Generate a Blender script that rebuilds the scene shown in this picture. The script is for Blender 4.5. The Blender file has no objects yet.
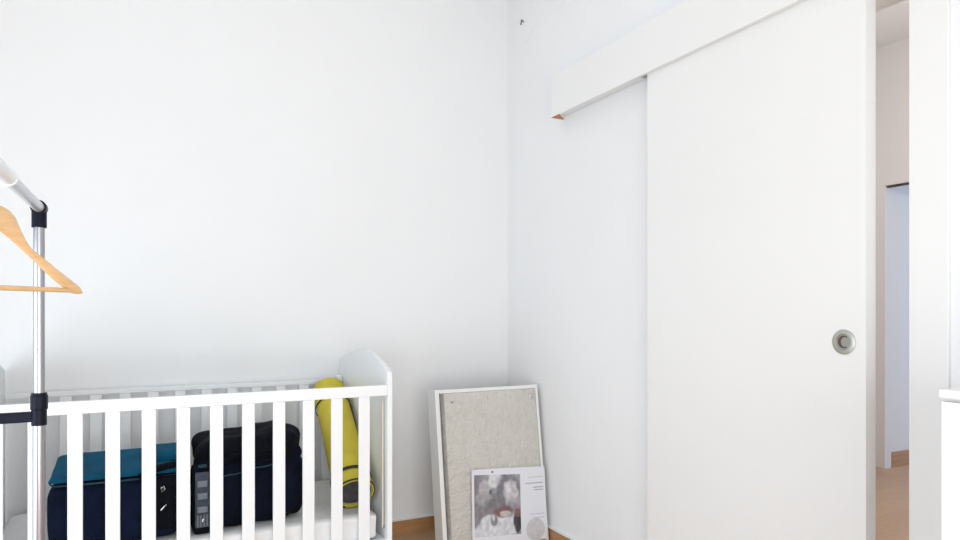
import bpy, bmesh, math, random
from mathutils import Vector, Matrix, noise
random.seed(7)
SC = bpy.context.scene
COL = SC.collection

# ---------------------------------------------------------------- camera, world, lights, exposure
cam_d = bpy.data.cameras.new('camera'); cam = bpy.data.objects.new('camera', cam_d); COL.objects.link(cam)
cam.location = (-1.876, -3.40, 1.2)
cam.rotation_euler = (math.radians(90), 0, math.radians(-26.53))
cam_d.sensor_width = 36; cam_d.lens = 671 / 960 * 36; cam_d.shift_y = 40 / 960; cam_d.clip_start = 0.05
SC.camera = cam
SC.view_settings.view_transform = 'Standard'; SC.view_settings.look = 'None'
SC.view_settings.gamma = 1.0; SC.view_settings.use_curve_mapping = False
SC.view_settings.exposure = 0.23

w = bpy.data.worlds.new('world'); SC.world = w; w.use_nodes = True
w.node_tree.nodes['Background'].inputs[0].default_value = (0.80, 0.90, 1.0, 1)
w.node_tree.nodes['Background'].inputs[1].default_value = 1.2

def area(name, loc, rot, sx, sy, power, color):
    l = bpy.data.lights.new(name, 'AREA'); l.shape = 'RECTANGLE'; l.size = sx; l.size_y = sy
    l.energy = power; l.color = color
    o = bpy.data.objects.new(name, l); COL.objects.link(o); o.location = loc; o.rotation_euler = rot
    return o
R = math.radians
area('daylight_rear_window', (-1.75, -4.52, 0.85), (R(90), 0, 0), 2.2, 1.4, 36, (1.0, 0.97, 0.925))  # panel before the unseen rear window, kept low to fill lower walls
area('daylight_side_window', (-3.33, -2.0, 0.80), (R(90), 0, R(-90)), 2.2, 1.3, 23, (0.74, 0.87, 1.0))  # panel before the unseen side window, kept low to fill the cot area
area('ceiling_fill_light', (-1.5, -1.75, 3.15), (0, 0, 0), 2.7, 3.0, 4, (1.0, 0.98, 0.94))  # overhead fill added to even out the room, no lamp modelled
def point_light(name, loc, rad, power, color):
    l = bpy.data.lights.new(name, 'POINT'); l.shadow_soft_size = rad; l.energy = power; l.color = color
    o = bpy.data.objects.new(name, l); COL.objects.link(o); o.location = loc
point_light('hall_fill_light', (1.6, -1.9, 2.4), 0.2, 42, (1.0, 0.975, 0.955))  # unseen point fill added to brighten the hall walls and ceiling
area('far_room_daylight', (5.9, -1.8, 1.1), (R(90), 0, R(90)), 1.2, 1.6, 50, (0.55, 0.74, 1.0))

# ---------------------------------------------------------------- materials
def mat(name, color, rough=0.5, metal=0.0, var=0.0, scale=8.0, bump=0.0, bscale=60.0, spec=0.5, stretch=None,
        alpha=1.0, coat=0.0, trans=0.0):
    m = bpy.data.materials.new(name); m.use_nodes = True
    nt = m.node_tree; b = nt.nodes['Principled BSDF']
    b.inputs['Roughness'].default_value = rough; b.inputs['Metallic'].default_value = metal
    b.inputs['Specular IOR Level'].default_value = spec; b.inputs['Alpha'].default_value = alpha
    b.inputs['Coat Weight'].default_value = coat; b.inputs['Transmission Weight'].default_value = trans
    tc = nt.nodes.new('ShaderNodeTexCoord'); mp = nt.nodes.new('ShaderNodeMapping')
    nt.links.new(tc.outputs['Object'], mp.inputs[0])
    if stretch: mp.inputs['Scale'].default_value = stretch
    n = nt.nodes.new('ShaderNodeTexNoise'); n.inputs['Scale'].default_value = scale; n.inputs['Detail'].default_value = 4
    nt.links.new(mp.outputs[0], n.inputs[0])
    r = nt.nodes.new('ShaderNodeValToRGB')
    r.color_ramp.elements[0].position = 0.3; r.color_ramp.elements[1].position = 0.7
    r.color_ramp.elements[0].color = tuple(max(0, c * (1 - var)) for c in color) + (1,)
    r.color_ramp.elements[1].color = tuple(min(1, c * (1 + var)) for c in color) + (1,)
    nt.links.new(n.outputs[0], r.inputs[0]); nt.links.new(r.outputs[0], b.inputs['Base Color'])
    if bump:
        n2 = nt.nodes.new('ShaderNodeTexNoise'); n2.inputs['Scale'].default_value = bscale
        nt.links.new(mp.outputs[0], n2.inputs[0])
        bp = nt.nodes.new('ShaderNodeBump'); bp.inputs['Strength'].default_value = bump; bp.inputs['Distance'].default_value = 0.01
        nt.links.new(n2.outputs[0], bp.inputs['Height']); nt.links.new(bp.outputs[0], b.inputs['Normal'])
    return m

M = {}
M['wall'] = mat('white_wall_paint', (0.885, 0.89, 0.893), 0.75, var=0.006, scale=3, bump=0.05, bscale=90, spec=0.2)
M['ceiling'] = mat('white_ceiling_paint', (0.89, 0.89, 0.89), 0.8, var=0.005, spec=0.2)
M['door'] = mat('satin_white_door_lacquer', (0.87, 0.865, 0.85), 0.42, var=0.004, scale=2, spec=0.35)
M['hallwall'] = mat('hall_wall_paint', (0.82, 0.80, 0.795), 0.8, var=0.006, scale=3, spec=0.2)
M['crib'] = mat('white_cot_lacquer', (0.89, 0.90, 0.91), 0.35, var=0.004, spec=0.4)
M['panel'] = mat('white_cot_panel', (0.87, 0.89, 0.90), 0.4, var=0.004, spec=0.4)
M['chrome'] = mat('brushed_chrome', (0.40, 0.39, 0.42), 0.25, metal=1.0, var=0.02)
M['grayrail'] = mat('pale_grey_coated_steel', (0.62, 0.66, 0.70), 0.3, metal=0.35, var=0.02)
M['clear'] = mat('milky_plastic', (0.86, 0.88, 0.90), 0.25, var=0.01)
M['black'] = mat('black_plastic', (0.005, 0.007, 0.018), 0.4, spec=0.15, var=0.2)
M['hanger'] = mat('varnished_beech', (0.74, 0.47, 0.235), 0.4, var=0.10, scale=9, stretch=(2, 2, 14), coat=0.2)
M['navy'] = mat('navy_nylon', (0.006, 0.011, 0.032), 0.9, spec=0.12, var=0.25, scale=14, bump=0.3, bscale=300)
M['teal'] = mat('teal_fabric', (0.004, 0.082, 0.150), 0.9, spec=0.15, var=0.18, scale=10, bump=0.3, bscale=300)
M['blackfab'] = mat('black_nylon', (0.004, 0.005, 0.009), 0.85, spec=0.12, var=0.3, scale=12, bump=0.35, bscale=200)
M['indigo'] = mat('dark_indigo_nylon', (0.0045, 0.0065, 0.017), 0.9, spec=0.12, var=0.3, scale=12, bump=0.3, bscale=200)
M['webbing'] = mat('grey_webbing', (0.06, 0.075, 0.10), 0.8, var=0.2, scale=60)
M['buckle'] = mat('grey_buckle_plastic', (0.14, 0.16, 0.20), 0.4, var=0.1)
M['tealpipe'] = mat('teal_piping', (0.012, 0.05, 0.075), 0.8, var=0.1)
M['metal'] = mat('bright_steel', (0.75, 0.75, 0.75), 0.25, metal=1.0)
M['yellow'] = mat('yellow_foam', (0.60, 0.50, 0.045), 0.8, var=0.07, scale=16, bump=0.15, bscale=120)
M['blacktrim'] = mat('black_binding', (0.015, 0.015, 0.015), 0.7, var=0.2)
M['darkfoam'] = mat('dark_foam_underside', (0.06, 0.06, 0.06), 0.8, var=0.3, scale=30)
M['greyfoam'] = mat('grey_foam_layer', (0.42, 0.42, 0.34), 0.8, var=0.1)
M['mattress'] = mat('white_mattress_cover', (0.86, 0.86, 0.86), 0.55, var=0.04, scale=9, bump=0.5, bscale=14)
M['rod'] = mat('beige_plastic_rod', (0.74, 0.66, 0.52), 0.4, var=0.04)
M['tray'] = mat('white_tray_lacquer', (0.86, 0.87, 0.86), 0.35, var=0.005)
M['board'] = mat('cream_foam_board', (0.79, 0.755, 0.69), 0.7, var=0.05, scale=70, bump=0.25, bscale=60)
M['paper'] = mat('leaflet_paper', (0.80, 0.81, 0.86), 0.4, var=0.01)
M['basewood'] = mat('oak_baseboard', (0.46, 0.24, 0.105), 0.45, var=0.14, scale=6, stretch=(1, 1, 14))
M['rawwood'] = mat('raw_orange_wood', (0.50, 0.20, 0.08), 0.7, var=0.15, scale=20)
M['darkgap'] = mat('dark_brown_edge', (0.09, 0.06, 0.045), 0.6, var=0.1)
M['nickel'] = mat('satin_nickel', (0.50, 0.49, 0.45), 0.38, metal=0.85, var=0.05)
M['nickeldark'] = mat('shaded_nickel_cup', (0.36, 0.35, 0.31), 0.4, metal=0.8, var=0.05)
M['plaster'] = mat('filled_plaster', (0.83, 0.83, 0.82), 0.85, var=0.02, scale=30, bump=0.3, bscale=50, spec=0.1)
M['caulk'] = mat('grey_caulk', (0.62, 0.60, 0.58), 0.7)

def floor_mat():
    m = bpy.data.materials.new('oak_laminate_floor'); m.use_nodes = True; nt = m.node_tree
    b = nt.nodes['Principled BSDF']; b.inputs['Roughness'].default_value = 0.35
    tc = nt.nodes.new('ShaderNodeTexCoord')
    br = nt.nodes.new('ShaderNodeTexBrick'); br.inputs['Scale'].default_value = 1.0
    br.inputs['Brick Width'].default_value = 1.2; br.inputs['Row Height'].default_value = 0.19
    br.inputs['Mortar Size'].default_value = 0.0015
    br.inputs['Color1'].default_value = (0.64, 0.41, 0.25, 1); br.inputs['Color2'].default_value = (0.58, 0.36, 0.215, 1)
    br.inputs['Mortar'].default_value = (0.42, 0.26, 0.15, 1)
    nt.links.new(tc.outputs['Object'], br.inputs[0])
    n = nt.nodes.new('ShaderNodeTexNoise'); n.inputs['Scale'].default_value = 6; n.inputs['Detail'].default_value = 6
    mp = nt.nodes.new('ShaderNodeMapping'); mp.inputs['Scale'].default_value = (1, 12, 1)
    nt.links.new(tc.outputs['Object'], mp.inputs[0]); nt.links.new(mp.outputs[0], n.inputs[0])
    mx = nt.nodes.new('ShaderNodeMix'); mx.data_type = 'RGBA'; mx.blend_type = 'MULTIPLY'; mx.inputs[0].default_value = 0.35
    nt.links.new(br.outputs[0], mx.inputs[6]); nt.links.new(n.outputs[0], mx.inputs[7])
    nt.links.new(mx.outputs[2], b.inputs['Base Color'])
    return m
M['floor'] = floor_mat()

def photo_mat():            # blurred grey-mauve printed picture, colours from the print attribute
    m = bpy.data.materials.new('printed_picture'); m.use_nodes = True; nt = m.node_tree
    b = nt.nodes['Principled BSDF']; b.inputs['Roughness'].default_value = 0.35
    at = nt.nodes.new('ShaderNodeAttribute'); at.attribute_name = 'print'
    nt.links.new(at.outputs['Color'], b.inputs['Base Color'])
    return m
M['photo'] = photo_mat()
M['ink_light'] = mat('pale_grey_ink', (0.62, 0.61, 0.64), 0.4, var=0.08, scale=60)
M['ink_mid'] = mat('mid_grey_ink', (0.42, 0.40, 0.43), 0.4, var=0.15, scale=60)
M['ink_dark'] = mat('dark_grey_ink', (0.10, 0.09, 0.10), 0.4, var=0.2, scale=60)
M['ink_red'] = mat('dull_red_ink', (0.30, 0.10, 0.10), 0.4, var=0.2, scale=60)
M['ink_white'] = mat('white_ink', (0.80, 0.80, 0.84), 0.4, var=0.03, scale=60)

def wrap_mat():             # clear crinkled packing film
    m = bpy.data.materials.new('clear_packing_film'); m.use_nodes = True; nt = m.node_tree
    out = nt.nodes['Material Output']; nt.nodes.remove(nt.nodes['Principled BSDF'])
    tr = nt.nodes.new('ShaderNodeBsdfTransparent'); gl = nt.nodes.new('ShaderNodeBsdfGlossy')
    tr.inputs[0].default_value = (0.97, 0.97, 0.97, 1)
    gl.inputs['Roughness'].default_value = 0.18
    lw = nt.nodes.new('ShaderNodeLayerWeight'); lw.inputs[0].default_value = 0.25
    mr = nt.nodes.new('ShaderNodeMapRange'); mr.inputs['To Min'].default_value = 0.14; mr.inputs['To Max'].default_value = 0.8
    tc = nt.nodes.new('ShaderNodeTexCoord'); n = nt.nodes.new('ShaderNodeTexNoise')
    n.inputs['Scale'].default_value = 26; n.inputs['Detail'].default_value = 5; n.inputs['Distortion'].default_value = 1.5
    nt.links.new(tc.outputs['Object'], n.inputs[0])
    bp = nt.nodes.new('ShaderNodeBump'); bp.inputs['Strength'].default_value = 0.9; bp.inputs['Distance'].default_value = 0.02
    nt.links.new(n.outputs[0], bp.inputs['Height'])
    nt.links.new(bp.outputs[0], gl.inputs['Normal']); nt.links.new(bp.outputs[0], lw.inputs['Normal'])
    nt.links.new(lw.outputs['Facing'], mr.inputs['Value'])
    mx = nt.nodes.new('ShaderNodeMixShader')
    nt.links.new(mr.outputs[0], mx.inputs[0]); nt.links.new(tr.outputs[0], mx.inputs[1]); nt.links.new(gl.outputs[0], mx.inputs[2])
    nt.links.new(mx.outputs[0], out.inputs['Surface'])
    return m
M['wrap'] = wrap_mat()
def glass_mat():
    m = bpy.data.materials.new('window_glass'); m.use_nodes = True; nt = m.node_tree
    out = nt.nodes['Material Output']; nt.nodes.remove(nt.nodes['Principled BSDF'])
    tr = nt.nodes.new('ShaderNodeBsdfTransparent'); gl = nt.nodes.new('ShaderNodeBsdfGlossy'); gl.inputs['Roughness'].default_value = 0.02
    mx = nt.nodes.new('ShaderNodeMixShader'); mx.inputs[0].default_value = 0.06
    nt.links.new(tr.outputs[0], mx.inputs[1]); nt.links.new(gl.outputs[0], mx.inputs[2]); nt.links.new(mx.outputs[0], out.inputs['Surface'])
    return m
M['glass'] = glass_mat()

# ---------------------------------------------------------------- mesh helpers
def obj(name, bm, m, parent=None, smooth=False, loc=None):
    bmesh.ops.recalc_face_normals(bm, faces=bm.faces)
    me = bpy.data.meshes.new(name); bm.to_mesh(me); bm.free()
    me.materials.append(M[m] if isinstance(m, str) else m)
    if smooth:
        for p in me.polygons: p.use_smooth = True
        try: me.set_sharp_from_angle(angle=R(38))
        except Exception: pass
    o = bpy.data.objects.new(name, me); COL.objects.link(o)
    if parent: o.parent = parent
    if loc: o.location = loc
    return o
def tag(o, label=None, cat=None, group=None, kind=None):
    if label: o['label'] = label
    if cat: o['category'] = cat
    if group: o['group'] = group
    if kind: o['kind'] = kind
    return o
def thing(name, label, cat, loc=(0, 0, 0), rot=(0, 0, 0), group=None):
    o = bpy.data.objects.new(name, None); COL.objects.link(o); o.location = loc; o.rotation_euler = rot
    o.empty_display_size = 0.1
    return tag(o, label, cat, group)
def box(bm, x0, x1, y0, y1, z0, z1, bev=0.0, seg=2):
    b = bmesh.new() if bev else bm
    vs = [b.verts.new((x, y, z)) for x in (x0, x1) for y in (y0, y1) for z in (z0, z1)]
    for f in ((0, 1, 3, 2), (4, 6, 7, 5), (0, 4, 5, 1), (2, 3, 7, 6), (0, 2, 6, 4), (1, 5, 7, 3)):
        b.faces.new([vs[i] for i in f])
    if bev:
        bmesh.ops.bevel(b, geom=list(b.edges), offset=bev, segments=seg, affect='EDGES', profile=0.6)
        me = bpy.data.meshes.new('t'); b.to_mesh(me); b.free(); bm.from_mesh(me); bpy.data.meshes.remove(me)
    return bm
def B(*a, **k): return box(bmesh.new(), *a, **k)
def tube(bm, pts, r, n=14, cap=True):
    """r is a number or one radius per point"""
    pts = [Vector(p) for p in pts]; rs = r if isinstance(r, (list, tuple)) else [r] * len(pts)
    rings = []; up = None
    for i, p in enumerate(pts):
        d = (pts[min(i + 1, len(pts) - 1)] - pts[max(i - 1, 0)]).normalized()
        if up is None:
            up = Vector((0, 0, 1)) if abs(d.z) < 0.9 else Vector((1, 0, 0))
        s = d.cross(up).normalized(); u = s.cross(d).normalized(); up = u
        rings.append([bm.verts.new(p + rs[i] * (math.cos(2 * math.pi * j / n) * s + math.sin(2 * math.pi * j / n) * u)) for j in range(n)])
    for a, b in zip(rings, rings[1:]):
        for j in range(n): bm.faces.new((a[j], a[(j + 1) % n], b[(j + 1) % n], b[j]))
    if cap: bm.faces.new(rings[0]); bm.faces.new(rings[-1])
    return bm
def T(pts, r, **k): return tube(bmesh.new(), pts, r, **k)
def prism(bm, prof, f, t0, t1, bev=0.0):
    """prof: 2-D outline; f(a, b, t) -> point"""
    b = bmesh.new()
    lo = [b.verts.new(f(p[0], p[1], t0)) for p in prof]; hi = [b.verts.new(f(p[0], p[1], t1)) for p in prof]
    n = len(prof)
    c1 = b.faces.new(lo); c2 = b.faces.new(hi)
    for i in range(n): b.faces.new((lo[i], lo[(i + 1) % n], hi[(i + 1) % n], hi[i]))
    if bev:
        ed = list(c1.edges) + list(c2.edges)
        bmesh.ops.bevel(b, geom=ed, offset=bev, segments=3, affect='EDGES', profile=0.5)
    me = bpy.data.meshes.new('t'); b.to_mesh(me); b.free(); bm.from_mesh(me); bpy.data.meshes.remove(me)
    return bm
def soft(sx, sy, sz, r, n=20, wr=0.0, ws=6.0, shape=None, seed=0):
    """rounded soft box, base centred on the origin, wrinkled by noise"""
    bm = bmesh.new(); bmesh.ops.create_cube(bm, size=2)
    bmesh.ops.subdivide_edges(bm, edges=list(bm.edges), cuts=n, use_grid_fill=True)
    h = Vector((sx / 2, sy / 2, sz / 2))
    for v in bm.verts:
        p = Vector((v.co.x * h.x, v.co.y * h.y, v.co.z * h.z))
        q = Vector([max(-h[i] + r, min(h[i] - r, p[i])) for i in range(3)])
        d = p - q
        if d.length > 1e-7: p = q + d.normalized() * r
        if shape: p = shape(p, h)
        nr = (p - Vector([p[i] * 0.6 for i in range(3)])).normalized()
        if wr:
            k = noise.noise(p * ws + Vector((seed, seed * 2, 0)))
            p = p + nr * wr * k
            if p.z < -h.z + 0.002: p.z = -h.z + 0.002
        v.co = p + Vector((0, 0, h.z))
    return bm
def disc(bm, c, r, f, t0, t1, n=24, sq=1.0):
    return prism(bm, [(c[0] + r * math.cos(2 * math.pi * i / n), c[1] + r * sq * math.sin(2 * math.pi * i / n)) for i in range(n)], f, t0, t1)

# ---------------------------------------------------------------- room shell
def struct(name, bm, m, parent=None):
    o = obj(name, bm, m, parent)
    if parent is None: o['kind'] = 'structure'
    return o
XL, YF, H = -3.45, -4.65, 3.2
struct('floor', B(XL - .1, 6.1, YF - .1, .1, -.1, 0), 'floor')
struct('ceiling', B(XL - .1, 6.1, YF - .1, .1, H, H + .1), 'ceiling')
struct('wall_back', B(XL - .1, 0, 0, .1, 0, H), 'wall')
OY0, OY1, OH = -2.284, -1.40, 2.12
wr = B(0, .10, OY1, .1, 0, H); box(wr, 0, .10, OY0, OY1, OH, H); box(wr, 0, .10, YF - .1, OY0, 0, H)
struct('wall_right', wr, 'wall')
def wall_window(axis, c0, c1, a0, a1, w0, w1, z0, z1):
    """wall slab from a0 to a1 with one opening"""
    bm = bmesh.new()
    def add(p, q, s, t):
        if axis == 'x': box(bm, p, q, c0, c1, s, t)
        else: box(bm, c0, c1, p, q, s, t)
    add(a0, w0, 0, H); add(w1, a1, 0, H); add(w0, w1, 0, z0); add(w0, w1, z1, H)
    return bm
struct('wall_front', wall_window('x', YF - .1, YF, XL, 0, -2.85, -.25, .12, 2.5), 'wall')  # unseen window; opening carried down near the floor to light lower walls
struct('wall_left', wall_window('y', XL - .1, XL, YF, 0, -3.55, -1.05, .15, 2.3), 'wall')  # unseen side opening, made wide and low to even out the room light
wf = bmesh.new()
for a in (-2.85, -1.58, -.31): box(wf, a, a + .06, YF - .08, YF - .02, .12, 2.5)
box(wf, -2.85, -.25, YF - .08, YF - .02, .12, .18); box(wf, -2.85, -.25, YF - .08, YF - .02, 2.44, 2.5)
o = struct('window_1', wf, 'crib')
struct('window_glass', B(-2.79, -.31, YF - .052, YF - .046, .18, 2.44), 'glass', o)
wf = bmesh.new()
for a in (-3.55, -2.33, -1.11): box(wf, XL - .08, XL - .02, a, a + .06, .15, 2.3)
box(wf, XL - .08, XL - .02, -3.55, -1.05, .15, .21); box(wf, XL - .08, XL - .02, -3.55, -1.05, 2.24, 2.3)
o = struct('window_2', wf, 'crib')
struct('window_glass', B(XL - .052, XL - .046, -3.49, -1.11, .21, 2.24), 'glass', o)

# baseboards
bb = B(XL, -.013, -.013, 0, 0, .078, bev=.002)
struct('baseboard_back', bb, 'basewood')
struct('baseboard_right', B(-.013, 0, OY1 + .02, -.0005, 0, .078, bev=.002), 'basewood')
bm = B(XL, 0, -.016, 0, .078, .083); struct('trim_2', bm, 'plaster')
struct('trim_3', B(-.016, 0, OY1 + .02, -.017, .078, .083), 'plaster')
# door architrave on the near side of the opening
tr = B(-.010, 0, OY0 - .100, OY0, 0, OH + .1, bev=.002)
struct('trim_1', tr, 'door')
# lining inside the opening
ln = B(0, .10, OY1 - .02, OY1, 0, OH); box(ln, 0, .10, OY0, OY1 - .02, OH - .02, OH)
struct('trim_4', ln, 'door')

# hall and the room beyond it
XH = 3.13
hw = B(XH, XH + .08, -.228, .0, 0, H); box(hw, XH, XH + .08, -1.05, -.228, 2.14, H); box(hw, XH, XH + .08, YF, -1.05, 0, H)
struct('wall_hall_far', hw, 'hallwall')
struct('wall_hall_back', B(.1, 6.0, 0, .1, 0, H), 'hallwall')
struct('wall_hall_front', B(.1, 6.0, YF - .1, YF, 0, H), 'hallwall')
struct('wall_bedroom_back', B(XH + .08, 6.0, -.218, -.0, 0, H), 'hallwall')
struct('wall_bedroom_far', B(6.0, 6.1, YF, 0, 0, H), 'hallwall')
struct('trim_5', B(XH + .02, XH + .05, -1.05, -.230, 2.126, 2.1395), 'darkgap')
struct('baseboard_bedroom', B(XH + .081, 5.99, -.232, -.218, 0, .115), 'basewood')

# ---------------------------------------------------------------- sliding door and its pelmet
DX0, DX1, DY0, DY1, DZ0, DZ1 = -.056, -.0125, -2.1925, -1.272, .012, 2.19
door = thing('sliding_door', 'tall white sliding door leaf slid partly open, with round metal finger pull', 'door', (0, 0, 0))
bm = bmesh.new()
gz = [DZ0, .44, .89, 1.336, 1.79, DZ1]
for a, b in zip(gz, gz[1:]):
    box(bm, DX0, DX1, DY0, DY1, a + (.0004 if a > .1 else 0), b - (.0004 if b < 2 else 0))
box(bm, DX0 + .0005, DX1 - .001, DY0 + .001, DY1 - .001, DZ0, DZ1)
obj('door_panel', bm, 'door', door)
# flush pull: ring, cup, and the inner finger cup
px = (DX0, -2.126, 1.107)
f = lambda a, b, t: Vector((px[0] - t, px[1] + a, px[2] + b))
bm = bmesh.new(); n = 48
prof = [(.0365, 0), (.0365, .0018), (.034, .003), (.0235, .003), (.0222, .0012), (.0222, .0004)]
rings = [[bm.verts.new(f(r * math.cos(2 * math.pi * j / n), r * math.sin(2 * math.pi * j / n), t)) for j in range(n)] for r, t in prof]
for a, b in zip(rings, rings[1:]):
    for j in range(n): bm.faces.new((a[j], a[(j + 1) % n], b[(j + 1) % n], b[j]))
pull = obj('flush_pull', bm, 'nickel', door, smooth=True); pull['label'] = 'round satin metal finger pull'
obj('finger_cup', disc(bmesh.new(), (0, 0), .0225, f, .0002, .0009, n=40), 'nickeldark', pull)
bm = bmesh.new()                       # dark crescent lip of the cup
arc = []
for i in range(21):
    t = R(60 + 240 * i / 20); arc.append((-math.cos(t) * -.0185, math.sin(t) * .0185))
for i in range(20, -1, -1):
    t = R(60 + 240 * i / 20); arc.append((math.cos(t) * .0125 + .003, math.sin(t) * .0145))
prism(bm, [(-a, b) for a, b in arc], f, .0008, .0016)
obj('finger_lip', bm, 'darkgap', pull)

pel = thing('door_pelmet', 'long white boxed pelmet hiding the sliding door track above the door', 'pelmet', (0, 0, 0))
obj('front_board', B(-.076, -.0585, -3.6, -.584, 2.153, 2.352, bev=.0015), 'door', pel)
obj('top_board', B(-.0585, -.003, -3.6, -.584, 2.334, 2.352), 'door', pel)
bm = B(-.058, -.003, -1.2, -.600, 2.168, 2.333); obj('batten', bm, 'wall', pel)
bm = bmesh.new()
prism(bm, [(-.0755, -.5845), (-.003, -.5845), (-.003, -.590), (-.0755, -.655)], lambda a, b, t: Vector((a, b, t)), 2.1515, 2.1531)
w_ = obj('wood_offcut', bm, 'rawwood', pel); w_['label'] = 'bare orange wood end'
tb = B(-.052, -.024, -3.55, -1.21, 2.24, 2.30); obj('track', tb, 'metal', pel)

# ---------------------------------------------------------------- cot
CX0, CX1, CY0, CY1 = -2.415, -.965, -.766, -.022
W = CY1 - CY0
cot = thing('baby_cot', 'white slatted wooden baby cot with arched end panels against the back wall', 'cot', (CX0, CY0, 0))
def end_outline():
    p = [(0.0, 0.0), (0.0, .900)]
    # shoulder, concave run, arch
    pts = [(0, .945), (.01, .950), (.035, .957), (.075, .970), (.12, .984), (.17, .998), (.23, 1.010), (.30, 1.0165), (W / 2, 1.019)]
    p += pts; p += [(W - a, b) for a, b in pts[-2::-1]]
    p += [(W, .900), (W, 0.0), (W - .09, 0), (W - .09, .20), (.09, .20), (.09, 0)]
    return p
for i, x in enumerate((0, CX1 - CX0 - .020)):
    bm = bmesh.new(); prism(bm, end_outline(), lambda a, b, t: Vector((t, a, b)), x, x + .020, bev=.003)
    o = obj('end_panel', bm, 'panel', cot)
L = CX1 - CX0
# front side
rz0, rz1 = .848, .891
obj('top_rail', B(.020, L - .020, .002, .024, rz0, rz1, bev=.003), 'crib', cot)
obj('bottom_rail', B(.020, L - .020, .002, .024, .215, .258, bev=.003), 'crib', cot)
# back side
obj('top_rail', B(.020, L - .020, W - .024, W - .002, .832, .852, bev=.003), 'crib', cot)
obj('bottom_rail', B(.020, L - .020, W - .024, W - .002, .215, .258, bev=.003), 'crib', cot)
for k in range(12):
    t = L - .1155 - .1119 * k
    obj('slat', B(t - .0225, t + .0225, .0065, .0195, .258, rz0, bev=.002), 'crib', cot)
    t = L - .095 - .1119 * k
    obj('slat', B(t - .0225, t + .0225, W - .022, W - .008, .258, .832, bev=.002), 'crib', cot)
obj('mattress_base', B(.022, L - .022, .028, W - .028, .228, .250), 'crib', cot)
for y in (.034, W - .034):             # guide rods at the right end panel
    r_ = obj('guide_rod', T([(L - .030, y, .30), (L - .030, y, .825)], .0035, n=8), 'rod', cot)
obj('screw', T([(L - .0215, .045, .300), (L - .026, .045, .300)], .006, n=10), 'darkgap', cot)
obj('corner_bracket', B(L - .050, L - .021, W - .050, W - .024, .838, .872, bev=.006), 'crib', cot)

bm = soft(L - .09, W - .075, .108, .022, n=26, wr=.012, ws=9)
o = obj('cot_mattress', bm, 'mattress', smooth=True, loc=((CX0 + CX1) / 2 - .004, (CY0 + CY1) / 2, .251))
tag(o, 'thin white crinkled mattress lying inside the baby cot', 'mattress')
MZ = .360

# ---------------------------------------------------------------- blue bag (left)
def sh1(p, h):
    t = (p.z + h.z) / (2 * h.z)
    p = p.copy()
    p.z += (p.y / h.y) * .012 * t + (-.016 * t if p.x < -h.x * .72 else 0)
    b = 1 + .03 * math.sin(math.pi * t)
    return Vector((p.x * b, p.y * b, p.z))
bag = thing('travel_bag', 'navy travel bag with a teal lid lying in the left half of the cot', 'bag', (-1.964, -.522, MZ))
obj('body', soft(.424, .32, .250, .05, n=24, wr=.010, ws=7, shape=sh1, seed=3), 'navy', bag, smooth=True)
def shl(p, h):
    t = (p.z + h.z) / (2 * h.z); p = p.copy(); p.z += (p.y / h.y) * .012 - .02 * max(0, -p.x / h.x - .7); return p
bm = soft(.422, .322, .034, .015, n=24, wr=.005, ws=8, shape=shl, seed=5)
o = obj('lid', bm, 'teal', bag, smooth=True, loc=(0, 0, .240)); o['label'] = 'teal fabric lid'
z = .243; pp = []
for i in range(41):
    a = 2 * math.pi * i / 40
    c, s = math.cos(a), math.sin(a)
    x = .213 * math.copysign(abs(c) ** .35, c); y = .164 * math.copysign(abs(s) ** .35, s)
    pp.append((x, y, z + .012 * y / .16 - .02 * max(0, -x / .229 - .7)))
obj('piping', T(pp, .0035, n=6, cap=False), 'tealpipe', bag, smooth=True)
obj('strap', T([(.07, -.166, .235), (.12, -.171, .262), (.16, -.160, .268), (.19, -.15, .268), (.205, -.10, .262)], .013, n=8), 'blackfab', bag, smooth=True)
bm = B(.125, .205, -.186, -.158, .04, .235, bev=.012); o = obj('side_pocket', bm, 'blackfab', bag)
obj('snap_hook', T([(.140, -.190, .195), (.150, -.194, .202), (.152, -.194, .19), (.143, -.191, .182), (.140, -.190, .195)], .0025, n=6), 'metal', bag)
obj('snap_hook', T([(.140, -.190, .115), (.152, -.192, .13), (.158, -.192, .134)], .0025, n=6), 'metal', bag)
bm = soft(.13, .20, .05, .018, n=12, wr=.006, ws=12, seed=8)
o = obj('top_pouch', bm, 'teal', bag, smooth=True, loc=(.155, .02, .255)); o['label'] = 'brighter teal pouch on the lid'

# ---------------------------------------------------------------- black bag (right)
def sh2(p, h):
    t = (p.z + h.z) / (2 * h.z); p = p.copy()
    p.z += .035 * t * (0.25 + .75 * min(1, (p.x + h.x) / h.x)) - .02 * t * max(0, p.x / h.x - .75) * 4
    if p.x > 0: p.x += .028 * t + .014 * math.exp(-((t - .68) / .09) ** 2) - .012 * math.exp(-((t - .8) / .04) ** 2)
    p.y *= 1 + .05 * math.sin(math.pi * t)
    return p
bb2 = thing('backpack', 'slumped black backpack with grey buckled webbing, right of the teal bag in cot', 'backpack', (-1.511, -.520, MZ), (0, 0, .05))
obj('body', soft(.375, .30, .285, .06, n=30, wr=.022, ws=8, shape=sh2, seed=11), 'indigo', bb2, smooth=True)
o = obj('top_flap', soft(.375, .302, .125, .045, n=26, wr=.026, ws=13, seed=17, shape=lambda p, h: Vector((p.x, p.y, p.z + .018 * p.x / h.x))), 'blackfab', bb2, smooth=True, loc=(.006, .002, .226))
o['label'] = 'crumpled black top flap'
obj('side_pocket', soft(.09, .26, .24, .04, n=14, wr=.014, ws=12, seed=23), 'blackfab', bb2, smooth=True, loc=(.165, 0, .01))
pts = [(-.13 + .022 * i, -.168 - .002 * math.sin(i), .205 + .0035 * i + .003 * math.sin(i * 1.3)) for i in range(11)]
obj('piping', T(pts, .003, n=6), 'tealpipe', bb2, smooth=True)
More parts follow.
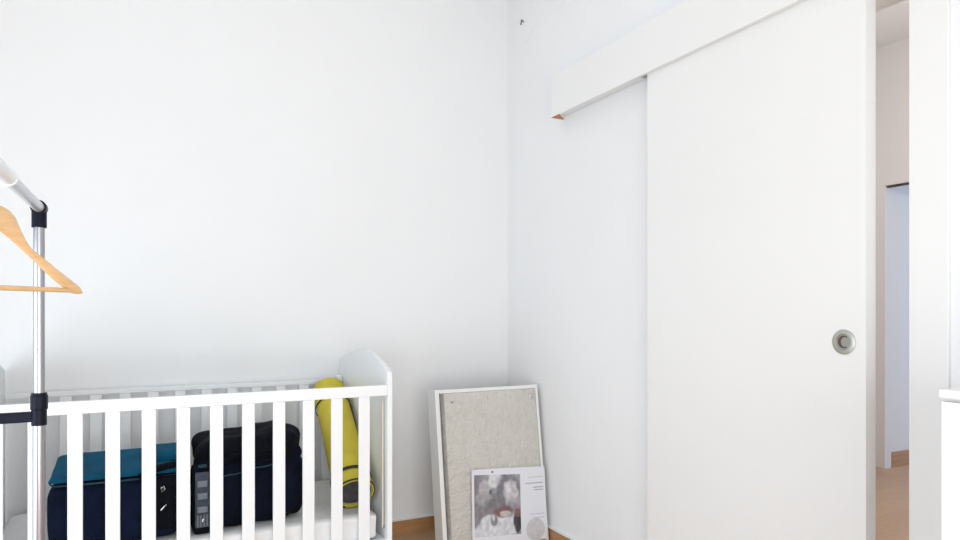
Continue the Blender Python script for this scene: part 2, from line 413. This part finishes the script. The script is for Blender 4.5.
# webbing with buckles
obj('front_pocket', soft(.075, .12, .25, .02, n=10, wr=.006, ws=12, seed=31), 'blackfab', bb2, smooth=True, loc=(-.176, -.108, .0))
obj('webbing', B(-.207, -.160, -.176, -.166, .03, .235, bev=.002), 'webbing', bb2)
for zz in (.195, .150, .100):
    b_ = B(-.202, -.165, -.190, -.176, zz - .012, zz + .012, bev=.004)
    obj('buckle', b_, 'buckle', bb2)
for xx in (-.200, -.190, -.178, -.168):
    obj('strap_end', B(xx - .002, xx + .004, -.181, -.175, .035, .078), 'buckle', bb2)
obj('zip_pull', T([(-.184, -.186, .055), (-.180, -.186, .066)], .0035, n=8), 'metal', bb2)
obj('top_clip', B(-.195, -.165, -.166, -.150, .250, .260, bev=.002), 'tealpipe', bb2)
obj('grab_handle', T([(-.11, -.15, .262), (-.07, -.168, .283), (-.01, -.172, .287), (.05, -.168, .285), (.09, -.15, .272)], .010, n=8), 'blackfab', bb2, smooth=True)

# ---------------------------------------------------------------- rolled yellow mat
A = Vector((-1.096, -.662, .434)); Bv = Vector((-1.072, -.125, .812))
ax = (Bv - A); Lr = ax.length; ax.normalize()
q = Vector((0, 0, 1)).rotation_difference(ax)
roll = thing('rolled_mat', 'rolled yellow foam mat with black edging leaning in the right end of the cot', 'mat', A)
roll.rotation_mode = 'QUATERNION'; roll.rotation_quaternion = q
def spiral(turns, r0, r1, th, n=140):
    out = []; inn = []
    for i in range(n + 1):
        t = i / n; a = 2 * math.pi * turns * t + 1.2; r = r0 + (r1 - r0) * t
        out.append((r * math.cos(a), r * math.sin(a))); inn.append(((r - th) * math.cos(a), (r - th) * math.sin(a)))
    return out + inn[::-1]
F = lambda a, b, t: Vector((a, b, t))
def taper(bm):
    for v in bm.verts:
        k = 1.05 - .10 * v.co.z / Lr; v.co.x *= k; v.co.y *= k
    return bm
bm = bmesh.new(); prism(bm, spiral(1.1, .0745, .083, .0055), F, 0, Lr); obj('foam_sheet', taper(bm), 'yellow', roll, smooth=True)
bm = bmesh.new(); prism(bm, spiral(1.0, .068, .074, .0035), F, .004, Lr - .004); obj('lining', taper(bm), 'greyfoam', roll, smooth=True)
bm = T([(0, 0, .006), (0, 0, Lr - .01)], .064, n=24); obj('core', bm, 'darkfoam', roll, smooth=True)
def band(z0, z1):
    bm = bmesh.new(); n = 40
    rr = [[bm.verts.new((r * math.cos(2 * math.pi * j / n), r * math.sin(2 * math.pi * j / n), z)) for j in range(n)] for r, z in ((.0815, z0), (.0846, z0), (.0846, z1), (.0815, z1))]
    for i in range(4):
        a, b = rr[i], rr[(i + 1) % 4]
        for j in range(n): bm.faces.new((a[j], a[(j + 1) % n], b[(j + 1) % n], b[j]))
    return taper(bm)
obj('elastic_band', band(.065, .078), 'blacktrim', roll, smooth=True)
obj('edge_binding', band(0, .006), 'blacktrim', roll, smooth=True)
obj('edge_binding', band(Lr - .135, Lr - .128), 'blacktrim', roll, smooth=True)
eb = []
for i in range(24):
    t = i / 23; zz = Lr - .13 - (Lr * .36) * t; k = (1.05 - .10 * zz / Lr) * .0845; a = R(-12 + 22 * t)
    eb.append((k * math.cos(a), k * math.sin(a), zz))
obj('edge_binding', T(eb, .0035, n=6), 'blacktrim', roll, smooth=True)

# ---------------------------------------------------------------- changing tray leaning in the corner
TWd, THt, TD, TT = .585, .816, .100, .022
tray = thing('changing_tray', 'white shallow tray holding a cream board in plastic film, leaning by the corner', 'tray',
             (-.608, -.483, .0015), (R(-8.3), 0, 0))
# local: x 0..TWd, z up, y 0 (front) .. TD (back)
obj('side_panel', B(0, TT, 0, TD, 0, THt, bev=.003), 'tray', tray)
obj('side_panel', B(TWd - .014, TWd, 0, TD, 0, THt, bev=.003), 'tray', tray)
obj('top_panel', B(TT, TWd - .014, .002, TD, THt - .02, THt - .002, bev=.002), 'tray', tray)
obj('bottom_panel', B(TT, TWd - .014, .002, TD, .002, .02, bev=.002), 'tray', tray)
obj('back_panel', B(TT, TWd - .014, TD - .006, TD - .001, .02, THt - .02), 'tray', tray)
o = obj('foam_board', B(.048, TWd - .0145, .006, .050, .024, THt - .0205, bev=.004), 'board', tray); o['label'] = 'cream speckled board'
obj('corner_fitting', B(TWd - .055, TWd - .016, .000, .006, THt - .075, THt - .05, bev=.002), 'metal', tray)
obj('staple', B(.084, .098, .0035, .007, THt - .068, THt - .062), 'darkgap', tray)
# clear film stretched over the board, wrinkled
def film(x0, x1, z0, z1, y, amp, nx=60, nz=70, seed=0):
    bm = bmesh.new(); g = []
    for j in range(nz + 1):
        row = []
        for i in range(nx + 1):
            x = x0 + (x1 - x0) * i / nx; z = z0 + (z1 - z0) * j / nz
            p = Vector((x * 9 + z * 2, z * 5, seed))
            row.append(bm.verts.new((x, y - amp * (.5 + .5 * noise.noise(p)) - amp * .5 * abs(noise.noise(p * 3.1)), z)))
        g.append(row)
    for j in range(nz):
        for i in range(nx): bm.faces.new((g[j][i], g[j][i + 1], g[j + 1][i + 1], g[j + 1][i]))
    return bm
obj('plastic_film', film(.025, TWd - .015, .022, THt - .022, .004, .007), 'wrap', tray, smooth=True)

# leaflet tucked in front of the board
leaf = thing('leaflet', 'printed leaflet with a grey picture stuck on the front of the leaning tray', 'leaflet',
             (-.608, -.483, .0015), (R(-8.3), 0, 0))
lx0, lx1, lz0, lz1 = .148, .572, .050, .415
def lf(a, b, t):            # a,b 0..1 in the sheet, slightly skewed
    x = lx0 + (lx1 - lx0) * a + .020 * b; z = lz0 + (lz1 - lz0) * b - .018 * a
    return Vector((x - (.006 * b if a > .9 else 0), -.0065 - t, z))
obj('sheet', prism(bmesh.new(), [(0, 0), (1, 0), (1, .985), (.28, 1.0), (0, 1)], lf, 0, .0012), 'paper', leaf)
bm = bmesh.new(); NP = 70
lay = bm.verts.layers.float_color.new('print')
spots = [  # a, b, ra, rb, colour, softness  (0..1 across the picture)
    (.12, .45, .22, .6, (.34, .32, .34), .8), (.22, .78, .13, .15, (.60, .58, .60), .4), (.20, .60, .16, .12, (.48, .46, .48), .6),
    (.45, .95, .16, .20, (.80, .80, .82), .3), (.72, .72, .24, .30, (.27, .26, .29), .5), (.78, .70, .17, .22, (.66, .64, .66), .3),
    (.74, .76, .07, .09, (.76, .74, .75), .5), (.42, .50, .20, .12, (.30, .28, .30), .6), (.80, .42, .14, .14, (.38, .35, .38), .6),
    (.50, .14, .42, .24, (.78, .79, .83), .35), (.20, .06, .25, .14, (.76, .77, .82), .4), (.62, .38, .20, .09, (.30, .16, .15), .5),
    (.66, .35, .12, .05, (.70, .66, .66), .4), (.42, .26, .07, .10, (.28, .27, .29), .5), (.40, .30, .03, .05, (.75, .74, .76), .4),
    (.93, .20, .085, .17, (.06, .055, .06), .25), (.93, .36, .07, .08, (.33, .17, .18), .5), (.34, .72, .03, .04, (.16, .15, .17), .5)]
def shade(a, b):
    k = .5 + .5 * noise.noise(Vector((a * 6, b * 6, 1))) ; c = [.40 + .30 * (k - .5)] * 3; c[2] += .02
    for (ca, cb, ra, rb, col, so) in spots:
        d = math.hypot((a - ca) / ra, (b - cb) / rb) + .25 * noise.noise(Vector((a * 9, b * 9, ca * 30)))
        m_ = max(0, min(1, (1 + so * .5 - d) / so)); m_ = m_ * m_ * (3 - 2 * m_) * .9
        c = [c[i] * (1 - m_) + col[i] * m_ for i in range(3)]
    k = 1 + .30 * noise.noise(Vector((a * 13, b * 13, 5)))
    return [min(.8, x ** 1.25 * .98 * k) for x in c] + [1]
g = []
for j in range(NP + 1):
    row = []
    for i in range(NP + 1):
        a, b = i / NP, j / NP
        v = bm.verts.new(lf(.03 + .61 * a, .12 - .02 * a + (.81 - .01 * a) * b, .0018)); v[lay] = shade(a, b); row.append(v)
    g.append(row)
for j in range(NP):
    for i in range(NP): bm.faces.new((g[j][i], g[j][i + 1], g[j + 1][i + 1], g[j + 1][i]))
pic = obj('picture', bm, 'photo', leaf)
def blob(name, m, c, r, sq, t, parent=pic, rot=0.0):
    n = 20; pr = []
    for i in range(n):
        a = 2 * math.pi * i / n; x = r * math.cos(a); y = r * sq * math.sin(a)
        pr.append((c[0] + x * math.cos(rot) - y * math.sin(rot), c[1] + x * math.sin(rot) + y * math.cos(rot)))
    return obj(name, prism(bmesh.new(), pr, lf, t, t + .0006), m, parent)
for b, l, m in ((.84, .22, 'ink_light'), (.76, .26, 'ink_mid'), (.70, .15, 'ink_mid'), (.665, .14, 'ink_mid'), (.34, .2, 'ink_light'), (.29, .16, 'ink_light')):
    obj('text_line', prism(bmesh.new(), [(.97 - l, b), (.97, b), (.97, b + .012), (.97 - l, b + .012)], lf, .0012, .0017), m, leaf)
blob('round_emblem', 'ink_light', (.84, .14), .13, 1.15, .0012, parent=leaf)
obj('punch_hole', disc(bmesh.new(), (.27, .955), .014, lf, .0012, .0018, n=10), 'ink_dark', leaf)

# ---------------------------------------------------------------- clothes rack
RX, RY = -2.113, -1.405; RX2 = RX - .42; RY2 = -2.62
rack = thing('clothes_rack', 'chrome clothes rack with black plastic joints standing left of the cot', 'clothes rack', (RX, RY, 0))
def lp(x, y, z): return (x - RX, y - RY, z)
for (x, y) in ((RX, RY), (RX2, RY), (RX, RY2), (RX2, RY2)):
    up = obj('upright', T([lp(x, y, .10), lp(x, y, .92)], .0140, n=24), 'chrome', rack, smooth=True)
    tube_bm = T([lp(x, y, .92), lp(x, y, 1.42)], .0122, n=24)
    obj('upper_tube', tube_bm, 'chrome', rack, smooth=True)
    # adjusting collar with ribs
    bm = T([lp(x, y, .912), lp(x, y, .953)], .0168, n=24)
    c = obj('collar', bm, 'black', rack, smooth=True)
    bm = bmesh.new(); n = 40; rings = []
    for zz, rr in ((.950, .0160), (.953, .0182), (.985, .0182), (.988, .0165), (.993, .0162)):
        rings.append([bm.verts.new(Vector(lp(x, y, zz)) + Vector(((rr + .0008 * (j % 4 < 2)) * math.cos(2 * math.pi * j / n), (rr + .0008 * (j % 4 < 2)) * math.sin(2 * math.pi * j / n), 0))) for j in range(n)])
    for a, b in zip(rings, rings[1:]):
        for j in range(n): bm.faces.new((a[j], a[(j + 1) % n], b[(j + 1) % n], b[j]))
    bm.faces.new(rings[0]); bm.faces.new(rings[-1])
    obj('twist_sleeve', bm, 'black', c)
    # top elbow joint
    s = -1 if y == RY else 1
    bm = T([lp(x, y, 1.406), lp(x, y, 1.452)], .0165, n=24)
    e = obj('elbow_joint', bm, 'black', rack, smooth=True)
    obj('joint_ring', T([lp(x, y - s * .016, 1.456), lp(x, y + s * .018, 1.456)], .0175, n=24), 'black', e, smooth=True)
    obj('joint_cap', T([lp(x, y - s * .016, 1.456), lp(x, y - s * .019, 1.456)], .0125, n=20), 'grayrail', e, smooth=True)
    # wheel
    cst = obj('caster_fork', T([lp(x, y, .045), lp(x, y, .10)], .011, n=12), 'black', rack, smooth=True)
    obj('caster_wheel', T([lp(x - .012, y, .027), lp(x + .012, y, .027)], .0265, n=24), 'black', cst, smooth=True)
for x in (RX, RX2):
    obj('hanging_rail', T([lp(x, RY - .015, 1.456), lp(x, -1.90, 1.456)], .0128, n=24), 'grayrail', rack, smooth=True)
    obj('hanging_rail', T([lp(x, RY2 + .015, 1.456), lp(x, -1.84, 1.456)], .0152, n=24), 'clear', rack, smooth=True)
    obj('rail_ring', T([lp(x, -1.840, 1.456), lp(x, -1.832, 1.456)], .0178, n=24), 'clear', rack, smooth=True)
    obj('base_bar', T([lp(x, RY, .11), lp(x, RY2, .11)], .012, n=16), 'chrome', rack, smooth=True)
for y in (RY, RY2):
    obj('cross_bar', B(RX2 - RX + .014, -.014, y - RY - .008, y - RY + .008, .921, .947, bev=.003), 'black', rack)
    obj('base_bar', T([lp(RX, y, .13), lp(RX2, y, .13)], .012, n=16), 'chrome', rack, smooth=True)

# ---------------------------------------------------------------- wooden hanger
HC = (RX, -2.183)
hg = thing('clothes_hanger', 'light wooden clothes hanger with trouser bar hanging from the rack rail', 'hanger', (HC[0], HC[1], 1.2), (0, 0, math.atan2(.8, .6)))
top = [(0, 1.374), (.020, 1.372), (.040, 1.368), (.059, 1.3625), (.073, 1.358), (.084, 1.349), (.092, 1.334), (.100, 1.319), (.107, 1.3085), (.116, 1.300),
       (.140, 1.287), (.164, 1.2725), (.192, 1.257), (.214, 1.2445), (.2205, 1.239), (.223, 1.2315)]
bot = [(.2215, 1.2285), (.212, 1.2285), (.201, 1.2315), (.180, 1.2435), (.150, 1.264), (.125, 1.283), (.109, 1.294), (.090, 1.306), (.074, 1.3155), (.059, 1.3235), (.03, 1.331), (0, 1.334)]
def interp(c, a):
    for (a0, b0), (a1, b1) in zip(c, c[1:]):
        if a0 <= a <= a1: return b0 + (b1 - b0) * (a - a0) / (a1 - a0)
    return c[-1][1]
bot = sorted(bot)
bm = bmesh.new(); rings = []; NS = 90; n = 16
for i in range(NS + 1):
    a = -.2225 + .445 * i / NS; aa = abs(a); ax_ = a * .982
    t_, b_ = interp(top, aa) - 1.2, interp(bot, min(aa, .2215)) - 1.2
    c_ = (t_ + b_) / 2; h_ = max(.0015, (t_ - b_) / 2); yo = -.03 * a * a
    ring = []
    for j in range(n):
        q_ = 2 * math.pi * j / n; cs, sn = math.cos(q_), math.sin(q_)
        ring.append(bm.verts.new((ax_, yo + .0068 * math.copysign(abs(cs) ** .6, cs), c_ + h_ * math.copysign(abs(sn) ** .8, sn))))
    rings.append(ring)
for p_, q_ in zip(rings, rings[1:]):
    for j in range(n): bm.faces.new((p_[j], p_[(j + 1) % n], q_[(j + 1) % n], q_[j]))
bm.faces.new(rings[0]); bm.faces.new(rings[-1])
obj('shoulder_arm', bm, 'hanger', hg, smooth=True)
obj('trouser_bar', T([(-.206, -.0013, .0345), (.206, -.0013, .0345)], .0042, n=12), 'hanger', hg, smooth=True)
hk = [(0, 0, .17), (0, 0, .205)]
for i in range(15):
    a = R(-90 + 250 * i / 14); hk.append((.0205 * math.cos(a), 0, .2555 - .0 + .0205 * math.sin(a)))
hk = [(0, 0, .17), (0, 0, .215), (.010, 0, .226)] + [(.0215 * math.cos(R(-50 + 230 * i / 14)), 0, .2555 + .0215 * math.sin(R(-50 + 230 * i / 14))) for i in range(15)]
obj('hook', T(hk, .0018, n=8), 'metal', hg, smooth=True)

# ---------------------------------------------------------------- white chest of drawers at the right edge
ch = thing('chest_of_drawers', 'tall white chest of drawers at the right edge of the photo', 'chest', (0, 0, 0))
cx, cy = -.447, -2.603
obj('top_slab', B(cx, -.001, -3.42, cy, 1.0235, 1.0405, bev=.003), 'door', ch)
cb = B(cx + .003 + .018, -.001, -3.41, cy - .004, .05, 1.023); box(cb, cx + .03, -.01, -3.40, cy - .02, 0, .05)
obj('carcass', cb, 'door', ch)
for k in range(3):
    z0 = .058 + .3205 * k
    d = obj('drawer', B(cx + .003, cx + .0205, -3.409, cy - .004, z0, z0 + .3175, bev=.0015), 'door', ch)
    obj('knob', T([(cx + .003, -3.0, z0 + .16), (cx - .017, -3.0, z0 + .16)], [.006, .013], n=16), 'metal', d, smooth=True)

# ---------------------------------------------------------------- round patch with a wire stub high on the wall
jp = thing('wall_patch', 'round filled patch with a short dark wire stub high by the corner', 'wall patch', (0, -.185, 2.79))
bm = T([(-.0003, 0, 0), (-.0016, 0, 0)], .125, n=40); obj('plaster_disc', bm, 'wall', jp)
obj('wire_stub', T([(-.001, 0, 0.004), (-.016, -.002, .012), (-.020, -.003, -.016)], .0035, n=8), 'darkgap', jp, smooth=True)
